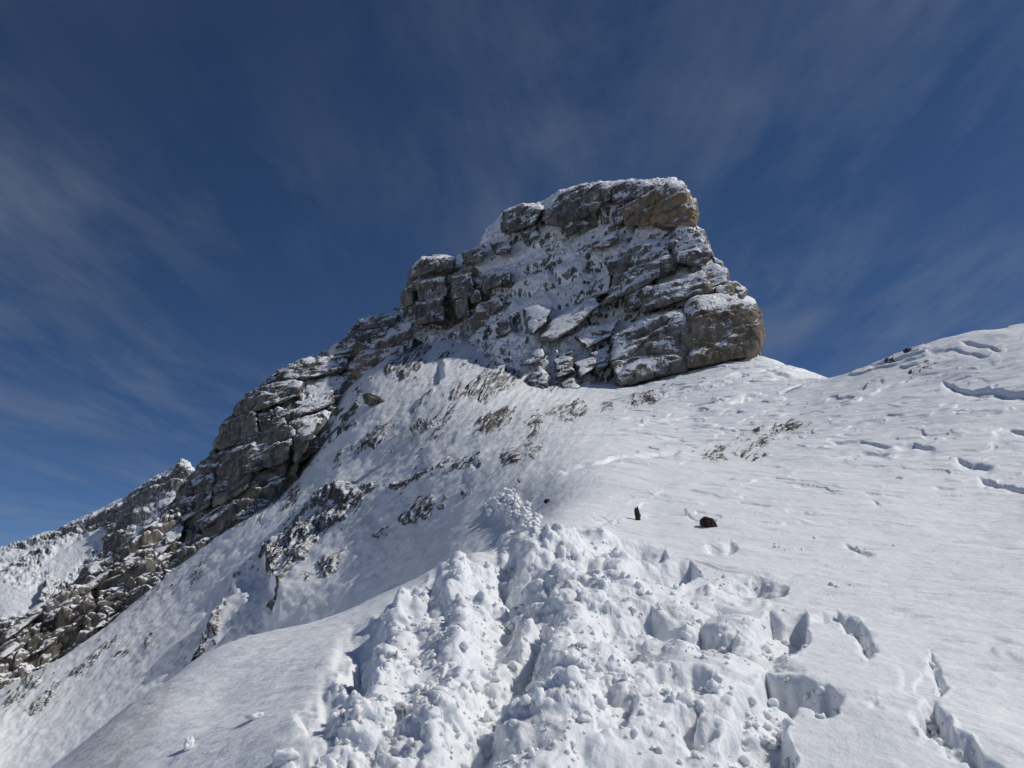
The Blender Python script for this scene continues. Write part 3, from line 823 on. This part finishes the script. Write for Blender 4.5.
B([(461,252),(483,247),(484,261),(465,267)], .6, 317, amp=.5, sq=.45)
B([(411,268),(422,256),(440,257),(440,270),(420,276),(409,279)], .6, 318, amp=.6, sq=.5)
B([(414,303),(444,298),(446,321),(417,325)], .45, 319, amp=.5, sq=.35, cov=-.1)
B([(415,282),(446,276),(448,296),(418,302)], .45, 320, amp=.8, sq=.4, cov=.06)
B([(450,276),(472,272),(474,296),(452,300)], .45, 321, amp=.8, sq=.4, cov=.1)
B([(469,289),(480,290),(482,302),(471,304)], .7, 322, amp=.4, sq=.6)
B([(480,276),(495,268),(511,271),(511,282),(486,291)], .6, 323, amp=.7, sq=.45)
B([(523,308),(537,303),(553,309),(547,323),(531,336),(525,326)], .6, 324, amp=.4, sq=.55, cov=-.02, label='rounded grey boulder with a snow cap in the middle of the tower')
B([(539,340),(551,320),(588,299),(601,304),(578,326),(552,342)], .5, 325, amp=.4, sq=.5, cov=.05, och=.3, label='pale tilted slab beside the rounded boulder')
B([(519,366),(530,354),(543,347),(545,356),(533,366)], .6, 326, amp=.9, sq=.6, cov=-.34)
B([(526,380),(540,366),(550,376),(546,392),(532,394)], .6, 327, amp=1.0, sq=.6, cov=-.34)
B([(574,364),(609,346),(613,357),(579,379)], .5, 328, amp=1.1, sq=.5, cov=-.3)
B([(553,360),(572,350),(575,372),(556,380)], .5, 329, amp=1.1, sq=.55, cov=-.28)
B([(576,338),(600,324),(620,318),(612,336),(586,350)], .4, 330, amp=.8, sq=.45, cov=.04)
B([(596,276),(612,266),(610,292),(590,300)], .4, 331, amp=.8, sq=.45, cov=.1)
for i_, pl_ in enumerate([[(696,226),(704,230),(712,250),(706,258),(698,246)],[(712,256),(722,262),(726,270),(716,268)],[(720,283),(731,280),(742,291),(726,294)],
    [(650,270),(668,262),(676,270),(656,282)],[(626,292),(643,286),(643,306),(628,314)],[(560,226),(580,216),(590,224),(570,236)],[(520,232),(536,226),(540,236),(524,244)],
    [(455,300),(468,298),(470,316),(457,320)],[(425,262),(436,256),(456,258),(454,268),(438,272)],[(404,290),(413,284),(414,304),(405,308)],[(484,304),(498,296),(504,306),(490,316)],
    [(590,352),(608,346),(610,366),(596,372)],[(560,384),(574,376),(580,390),(566,396)],[(582,304),(596,296),(600,312),(588,320)],[(640,320),(662,312),(682,306),(668,318),(646,328)],
    [(496,322),(508,316),(512,330),(500,338)],[(612,212),(622,208),(624,222),(614,226)],[(700,268),(712,262),(716,268),(704,274)]]):
    B(pl_, .5, 340+i_, amp=1.1, sq=.55, cov=-.26 if pl_[0][1] > 340 else -.02)
for o in parts: reparent(o, tower)
print('tower', time.time()-T0)

# ---- the cliff below it to the left
C_top = [(-60,640),(0,612),(40,606),(60,590),(85,566),(110,556),(132,532),(160,512),(182,484),(196,468),(214,448),(217,428),(232,411),(246,395),(265,379),(280,368),(300,359),(330,346),(355,324),(370,316),(400,308),(412,314)]
C_bot = [(-60,700),(0,682),(30,672),(60,648),(120,605),(160,572),(200,542),(240,512),(275,492),(292,474),(303,446),(330,414),(360,394),(400,368),(412,356)]
C_r = [(-60,660,80),(0,640,79),(60,612,80),(0,680,74),(60,650,77),(120,604,79),(120,560,84),(180,510,90),(160,570,80),(220,450,96),(240,508,82),(250,470,86),(290,475,84),(300,400,92),(300,440,84),(350,360,99),(400,315,105),(400,360,94),(340,405,89),(260,400,97)]
cliff = empty('rock_cliff', survey(200, 540, 75)); bpy.context.view_layer.update()
cliff['label'] = 'bedded grey limestone cliff stepping down the left skyline from the tower'; cliff['category'] = 'cliff'
C_regions = [
  ([(-60,620),(60,580),(170,510),(200,540),(60,660),(-60,700)], 1.1, .02, .12),
  ([(300,380),(345,378),(330,398),(300,400)], .3, .8, 0),
  ([(365,335),(412,312),(412,330),(375,350)], .4, .5, .1),
  ([(180,480),(216,446),(290,420),(292,465),(200,530)], .8, -.12, 0),
  ([(340,350),(400,340),(404,356),(355,380)], 1.0, -.15, 1.0),
  ([(300,460),(330,410),(400,365),(412,356),(400,380),(330,430)], .6, .35, .2),
  ([(-60,650),(0,640),(60,620),(40,650),(-60,690)], 1.0, -.08, .12),
]
ccore, cliff_tps = massif('rock_wall', C_top, C_bot, C_r, -60, 412, .85, M_ROCK, 1.25, 400, 16, 14, C_regions, bed=2.6, blk=3.2, base_cov=.0, foot=22, fine=1.7, dip=(-.42, -.12, .9), lo=.48, hi=.95)
cparts = [ccore]
Bc = lambda *a, **k: cparts.append(block(None, a[0], cliff_tps, a[1], a[2], M_ROCK, **{**dict(cov=-.14, cov0=.0, lo=.42, hi=.9, dip=(-.42, -.12, .9), bed=1.4), **k}))
Bc([(357,321),(370,315),(398,316),(395,325),(363,330)], .45, 501, amp=.5, sq=.45)
Bc([(352,332),(390,326),(384,336),(356,342)], .4, 502, amp=.5, sq=.45)
Bc([(320,352),(339,341),(356,343),(354,352),(326,357)], .5, 503, amp=.4, sq=.5, och=.5)
Bc([(276,372),(302,360),(351,354),(348,369),(309,379),(284,381)], .4, 504, amp=.7, sq=.45)
Bc([(344,368),(363,350),(378,350),(372,376),(358,379)], .4, 505, amp=.6, sq=.45, och=1.0, label='ochre stained block')
Bc([(374,352),(404,344),(405,355),(378,374)], .45, 506, amp=.8, sq=.5, och=.3, cov=.05)
Bc([(233,413),(247,394),(270,386),(303,380),(300,395),(272,406),(241,416)], .4, 507, amp=.8, sq=.4)
Bc([(294,403),(333,390),(335,403),(320,410),(295,417)], .45, 508, amp=.7, sq=.45)
Bc([(214,447),(223,425),(254,411),(262,437),(221,450)], .4, 509, amp=.7, sq=.45)
Bc([(256,414),(285,410),(287,426),(262,437)], .45, 510, amp=.6, sq=.45)
Bc([(243,443),(252,435),(296,421),(297,436),(248,453)], .4, 511, amp=.6, sq=.45)
Bc([(196,470),(213,456),(248,446),(292,440),(290,460),(255,474),(226,477)], .38, 512, amp=.7, sq=.42)
Bc([(172,518),(184,490),(197,470),(214,470),(212,505),(182,524)], .38, 513, amp=.7, sq=.45)
Bc([(212,472),(254,472),(247,490),(212,508)], .38, 514, amp=.7, sq=.45)
Bc([(251,474),(290,460),(286,476),(248,492)], .35, 515, amp=.5, sq=.45)
Bc([(292,437),(302,422),(320,421),(310,443),(297,468),(291,460)], .4, 516, amp=.5, sq=.45, label='dark upright block beside the snow runnel')
Bc([(193,524),(214,510),(236,499),(232,508),(204,531)], .5, 517, amp=.4, sq=.5)
Bc([(150,552),(168,530),(186,520),(182,536),(160,556)], .4, 518, amp=.7, sq=.45)
for (cx, cy, sx, sy, sd) in [(18,628,15,6,1),(58,612,14,6,2),(92,585,15,6,3),(130,562,14,6,4),(45,645,11,5,5),(8,652,11,5,6),(80,622,11,5,7),(112,597,10,5,8),(150,540,11,6,9),(35,612,10,5,10),(118,574,9,5,11),(70,598,10,5,12),(138,580,9,4,13)]:
    th = np.linspace(0, 2*math.pi, 9)[:-1] + sd; rr = 1+.18*np.sin(th*3+sd)
    ex, ey = np.cos(th)*sx*rr*1.55, np.sin(th)*sy*rr*.72; ca, sa = math.cos(.62), math.sin(.62)
    Bc([(cx+a*ca+b*sa, cy-a*sa+b*ca) for a, b in zip(ex, ey)], .45, 520+sd, amp=1.2, sq=.55, cov=-.06, och=.1, fine=3.0)
for o in cparts: reparent(o, cliff)
print('cliff', time.time()-T0)

# ---- far ridge
F_top = [(-120,578),(-40,556),(0,545),(30,537),(60,527),(80,517),(100,509),(125,496),(135,488),(150,477),(165,470),(180,458),(190,460),(196,470),(215,500),(240,560)]
F_bot = [(-120,760),(0,740),(100,700),(240,640)]
F_r = [(0,545,235),(100,510,228),(185,460,220),(0,600,205),(60,620,195),(100,560,212),(150,520,212),(0,700,180),(200,600,190),(240,600,200),(-100,580,240),(-100,700,180)]
F_regions = [
  ([(60,545),(108,526),(104,545),(85,565),(30,615),(-60,640),(-60,600),(20,575)], .12, .8, 0),
  ([(0,552),(30,545),(55,545),(20,560),(-40,575)], .12, .7, 0),
  ([(150,500),(190,480),(200,500),(150,530),(130,540)], .35, .4, 0),
  ([(0,555),(40,560),(60,585),(30,590),(-20,580)], .8, .05, .3),
]
far, far_tps = massif('mountain_ridge', F_top, F_bot, F_r, -120, 236, .9, M_FAR, 1.7, 600, 9, 60, F_regions, bed=4.5, blk=7, fine=2.4, lo=.35, hi=.85, base_cov=.0, dip=(-.35, -.1, .93))
tag(far, kind='structure')
for i, (pl_, lab) in enumerate([([(37,600),(46,580),(55,582),(55,594),(45,606)], 'brown boulder standing alone in the snow hollow of the far ridge'),
                 ([(120,545),(135,534),(140,540),(128,552)], 'small boulder at the right edge of the snow hollow on the far ridge')]):
    o = block(None, pl_, far_tps, .5, 640+i, M_FAR, name='boulder', amp=1.2, sq=.5, cov=-.1, och=.5)
    tag(o, lab, 'boulder')
print('far', time.time()-T0)

# ================================================================== LOOSE THINGS
from mathutils import Matrix, Vector
import bmesh
def ground_at(px, py, rlo=1.9, rhi=90):
    """first point of the finished snow surface seen at photo position"""
    A, Bq = photo_xy(S)
    azz = math.atan2((px-512)/FPX, cp - (384-py)/FPX*sp)
    c = int(np.argmin(np.abs(az-azz)))
    colB = Bq[:, c]; rr = R[:, c]
    okk = np.where((rr > rlo) & (rr < rhi) & (colB <= py))[0]
    i = okk[0]
    return Vector(S[i, c]), rr[i]

def ico(sub):
    bm = bmesh.new(); bmesh.ops.create_icosphere(bm, subdivisions=sub, radius=1)
    V = np.array([v.co[:] for v in bm.verts]); Fc = np.array([[v.index for v in f.verts] for f in bm.faces]); bm.free()
    return V, Fc
ICO = {k: ico(k) for k in (2, 3, 4, 5)}

def stone(name, loc, size, s, sub=4, mat=M_STONE, tilt=0.0, rough=.28, snow=0.0):
    V, Fc = ICO[sub]
    f1, f2, rv = worley(V[:, 0]*1.1+s, V[:, 1]*1.1, V[:, 2]*1.1, s)
    k = 1 - rough*f1 + fbm(V[:, 0]*2+s, V[:, 1]*2, V[:, 2]*2, 4, s)*.35
    P = V*k[:, None]*np.array(size)
    ca, sa = math.cos(tilt), math.sin(tilt)
    P = np.stack([P[:, 0]*ca-P[:, 2]*sa, P[:, 1], P[:, 0]*sa+P[:, 2]*ca], -1)
    o = make_mesh(name, P, Fc, mat, {'snow': np.full(len(P), snow), 'ochre': np.zeros(len(P)), 'dirt': np.zeros(len(P))}, smooth=(mat is M_SNOW))
    o.location = loc
    return o
g, r = ground_at(638, 520); 
o = stone('rock', g+Vector((0, 0, .055)), (.036, .034, .10), 11, tilt=.08); tag(o, 'small upright dark reddish rock stub standing in the snow right of the track', 'rock')
g, r = ground_at(708, 527)
o = stone('rock', g+Vector((0, 0, .035)), (.105, .07, .072), 12, tilt=-.25); tag(o, 'dark reddish lump of rock on the snow, rightmost of the three loose rocks', 'rock')
g, r = ground_at(547, 503)
o = stone('rock', g+Vector((0, 0, .02)), (.055, .05, .045), 14); tag(o, 'small black rock lying on the snow above the track, leftmost of the three loose rocks', 'rock')
g, r = ground_at(520, 483)
o = stone('twig', g+Vector((0, 0, .01)), (.016, .016, .09), 15, tilt=.6, sub=3); tag(o, 'thin dark twig stub sticking from the snow above the snow spray', 'twig')
g, r = ground_at(908, 352)
o = stone('boulder', g+Vector((0, 0, .05)), (.24, .2, .15), 16, mat=M_OUT, snow=.25); tag(o, 'small brown boulder on the skyline of the right snow crest', 'boulder')
g, r = ground_at(424, 431, 30)
o = stone('boulder', g+Vector((0, 0, .2)), (.95, .8, .7), 17, sub=5, mat=M_ROCK, snow=.45, rough=.15); tag(o, 'rounded snow-capped boulder alone on the upper face below the tower', 'boulder')
g, r = ground_at(375, 405, 30)
o = stone('boulder', g+Vector((0, 0, .3)), (1.5, .9, .7), 18, sub=5, mat=M_ROCK, tilt=-.45, snow=.1, rough=.2); tag(o, 'dark elongated boulder in the snow right of the cliff', 'boulder')

# blocks of snow thrown out of the track
for i, (px_, py_, sz, lab) in enumerate([
    (189,748,(.045,.05,.055), 'white snow chunk alone on the near shoulder, lowest left, with a blue shadow'),
    (256,718,(.075,.06,.035), 'flat elongated snow chunk on the near shoulder left of the track'),
    (285,760,(.08,.06,.05), 'snow chunk at the bottom edge, left of the churned track'),
    (712,690,(.05,.045,.045), 'round snow ball in the step hole below the churned steps'),
    (785,645,(.04,.04,.035), 'snow chunk caught in the step hole beside the smooth plate'),
    (640,595,(.055,.05,.04), 'snow chunk between the two upper step holes')]):
    g, r = ground_at(px_, py_)
    sz = tuple(v_*.75 for v_ in sz)
    o = stone('snow_chunk', g+Vector((0, 0, sz[2]*.12)), sz, 30+i, mat=M_SNOW, tilt=.3*math.sin(i*3), rough=.55)
    tag(o, lab, 'snow chunk', 'snow chunks thrown out of the track')

# the crumbs nobody could count: one object
VV, FF, off = [], [], 0
sel_i, sel_j = np.where((churn > .35) & (PY < 790) & (PX > 280) & (PX < 830))
# sample uniformly on the ground as seen (cells are log-spaced, so weight by nothing)
nC = 1900
pick = rng.integers(0, len(sel_i), nC)
V2, F2 = ICO[2]; V3, F3 = ICO[4]
for q in pick:
    i, j = sel_i[q], sel_j[q]
    if rng.random() > (.35 + .65*left_part[i, j]): continue
    p = S[i, j]; sz = .005 + .018*rng.random()**5 + (.018*rng.random() if rng.random() < .02 else 0)
    Vb, Fb = (V3, F3) if sz > .022 else (V2, F2)
    o3 = rng.random(3)*50
    k = 1 + .30*np.sin(Vb@(rng.normal(size=3)*2.2) + o3[0]) + .15*np.sin(Vb@(rng.normal(size=3)*5) + o3[1]) + .07*np.sin(Vb@(rng.normal(size=3)*10) + o3[2])
    P = Vb*k[:, None]*sz*(1+.35*rng.normal(size=3).clip(-1, 1))
    VV.append(P + p + np.array([0, 0, sz*.35])); FF.append(Fb+off); off += len(Vb)
spi, spj = np.where(sp_m & (sdist(PX, PY, [(484,498),(512,490),(526,503),(540,520),(530,534),(512,530),(500,520),(486,514)]) > 0))
for q in rng.integers(0, len(spi), 520):
    i, j = spi[q], spj[q]; p = S[i, j]; sz = .010 + .05*rng.random()**3
    k = 1 + .25*np.sin(V2@(rng.normal(size=3)*2.5) + rng.random()*9)
    VV.append(V2*k[:, None]*sz + p + np.array([0, 0, sz*.3])); FF.append(F2+off); off += len(V2)
hi_, hj_ = np.where(holes_m & (PX > 690) & (PX < 1020) & (R < 9) & (disp < -.012) & (disp > -.09))
for q in rng.integers(0, len(hi_), 420):
    i, j = hi_[q], hj_[q]; p = S[i, j]; sz = .004 + .016*rng.random()**4
    k = 1 + .3*np.sin(V2@(rng.normal(size=3)*2.5) + rng.random()*9)
    VV.append(V2*k[:, None]*sz + p + np.array([0, 0, sz*.3])); FF.append(F2+off); off += len(V2)
VV = np.concatenate(VV); FF = np.concatenate(FF)
o = make_mesh('snow_crumbs', VV, FF, M_SNOW, {'dirt': np.zeros(len(VV))})
tag(o, 'loose crumbs of broken snow scattered over the churned track', 'snow', kind='stuff')
print('loose', time.time()-T0)

# ================================================================== SUN, SKY, CAMERA
SUN_EL, SUN_AZ = math.radians(46), math.radians(80)     # azimuth measured from the view direction (+Y) to the right (+X)
sd = Vector((math.sin(SUN_AZ)*math.cos(SUN_EL), math.cos(SUN_AZ)*math.cos(SUN_EL), math.sin(SUN_EL)))
sl = bpy.data.lights.new('sun', 'SUN'); sl.energy = 3.1; sl.angle = math.radians(.53); sl.color = (1, .965, .91)
so = bpy.data.objects.new('sun', sl); COL.objects.link(so); so.rotation_euler = sd.to_track_quat('Z', 'Y').to_euler()
w = bpy.data.worlds.new('World'); bpy.context.scene.world = w; w.use_nodes = True
nt = w.node_tree; ns, ls = nt.nodes, nt.links; ns.clear()
wo = ns.new('ShaderNodeOutputWorld'); bg = ns.new('ShaderNodeBackground'); bg.inputs[1].default_value = .1
sky = ns.new('ShaderNodeTexSky'); sky.sky_type = 'NISHITA'; sky.sun_disc = False
sky.sun_elevation = SUN_EL; sky.sun_rotation = SUN_AZ; sky.altitude = 3000; sky.air_density = .6; sky.dust_density = .1; sky.ozone_density = 5.0
# thin cirrus, laid on a high flat layer (direction divided by its height)
tc = ns.new('ShaderNodeTexCoord'); sep = ns.new('ShaderNodeSeparateXYZ'); ls.new(tc.outputs['Generated'], sep.inputs[0])
zc = N(ns, 'ShaderNodeMath', _operation='MAXIMUM'); zc.inputs[1].default_value = .06; ls.new(sep.outputs[2], zc.inputs[0])
dx = N(ns, 'ShaderNodeMath', _operation='DIVIDE'); ls.new(sep.outputs[0], dx.inputs[0]); ls.new(zc.outputs[0], dx.inputs[1])
dy = N(ns, 'ShaderNodeMath', _operation='DIVIDE'); ls.new(sep.outputs[1], dy.inputs[0]); ls.new(zc.outputs[0], dy.inputs[1])
cb = ns.new('ShaderNodeCombineXYZ'); ls.new(dx.outputs[0], cb.inputs[0]); ls.new(dy.outputs[0], cb.inputs[1])
mp = ns.new('ShaderNodeMapping'); mp.inputs['Rotation'].default_value = (0, 0, math.radians(-12)); mp.inputs['Scale'].default_value = (1.9, .6, 1); ls.new(cb.outputs[0], mp.inputs[0])
c1 = noise(ns, ls, mp.outputs[0], 1.15, 10, .64, .28)
mp2 = ns.new('ShaderNodeMapping'); mp2.inputs['Location'].default_value = (3.1, 1.7, 0); mp2.inputs['Scale'].default_value = (.8, .8, 1); ls.new(cb.outputs[0], mp2.inputs[0])
c2 = noise(ns, ls, mp2.outputs[0], .9, 3, .5)
r1 = ramp(ns, ls, c1, [(.42, (0, 0, 0)), (.74, (1, 1, 1))]); r2 = ramp(ns, ls, c2, [(.36, (.12, .12, .12)), (.60, (1, 1, 1))])
mu = N(ns, 'ShaderNodeMath', _operation='MULTIPLY'); ls.new(r1, mu.inputs[0]); ls.new(r2, mu.inputs[1])
mu2 = N(ns, 'ShaderNodeMath', _operation='MULTIPLY'); ls.new(mu.outputs[0], mu2.inputs[0]); mu2.inputs[1].default_value = .50
hs = ns.new('ShaderNodeHueSaturation'); hs.inputs['Saturation'].default_value = 1.06; hs.inputs['Value'].default_value = .70; ls.new(sky.outputs[0], hs.inputs['Color'])
skc = mixcol(ns, ls, mu2.outputs[0], hs.outputs[0], (1.9, 2.25, 3.0, 1))
ls.new(skc, bg.inputs[0]); ls.new(bg.outputs[0], wo.inputs[0])

cam = bpy.data.cameras.new('camera'); co = bpy.data.objects.new('camera', cam); COL.objects.link(co)
cam.sensor_width = 36; cam.lens = 36*FPX/W; cam.clip_start = .05; cam.clip_end = 60000
co.location = (0, 0, EYE); co.rotation_euler = (math.radians(90)+PITCH, 0, 0)
sc = bpy.context.scene; sc.camera = co
sc.view_settings.view_transform = 'Standard'; sc.view_settings.look = 'None'; sc.view_settings.gamma = 1; sc.view_settings.exposure = .02
sc.cycles.max_bounces = 6; sc.cycles.diffuse_bounces = 3; sc.cycles.use_denoising = True
print('total', time.time()-T0)
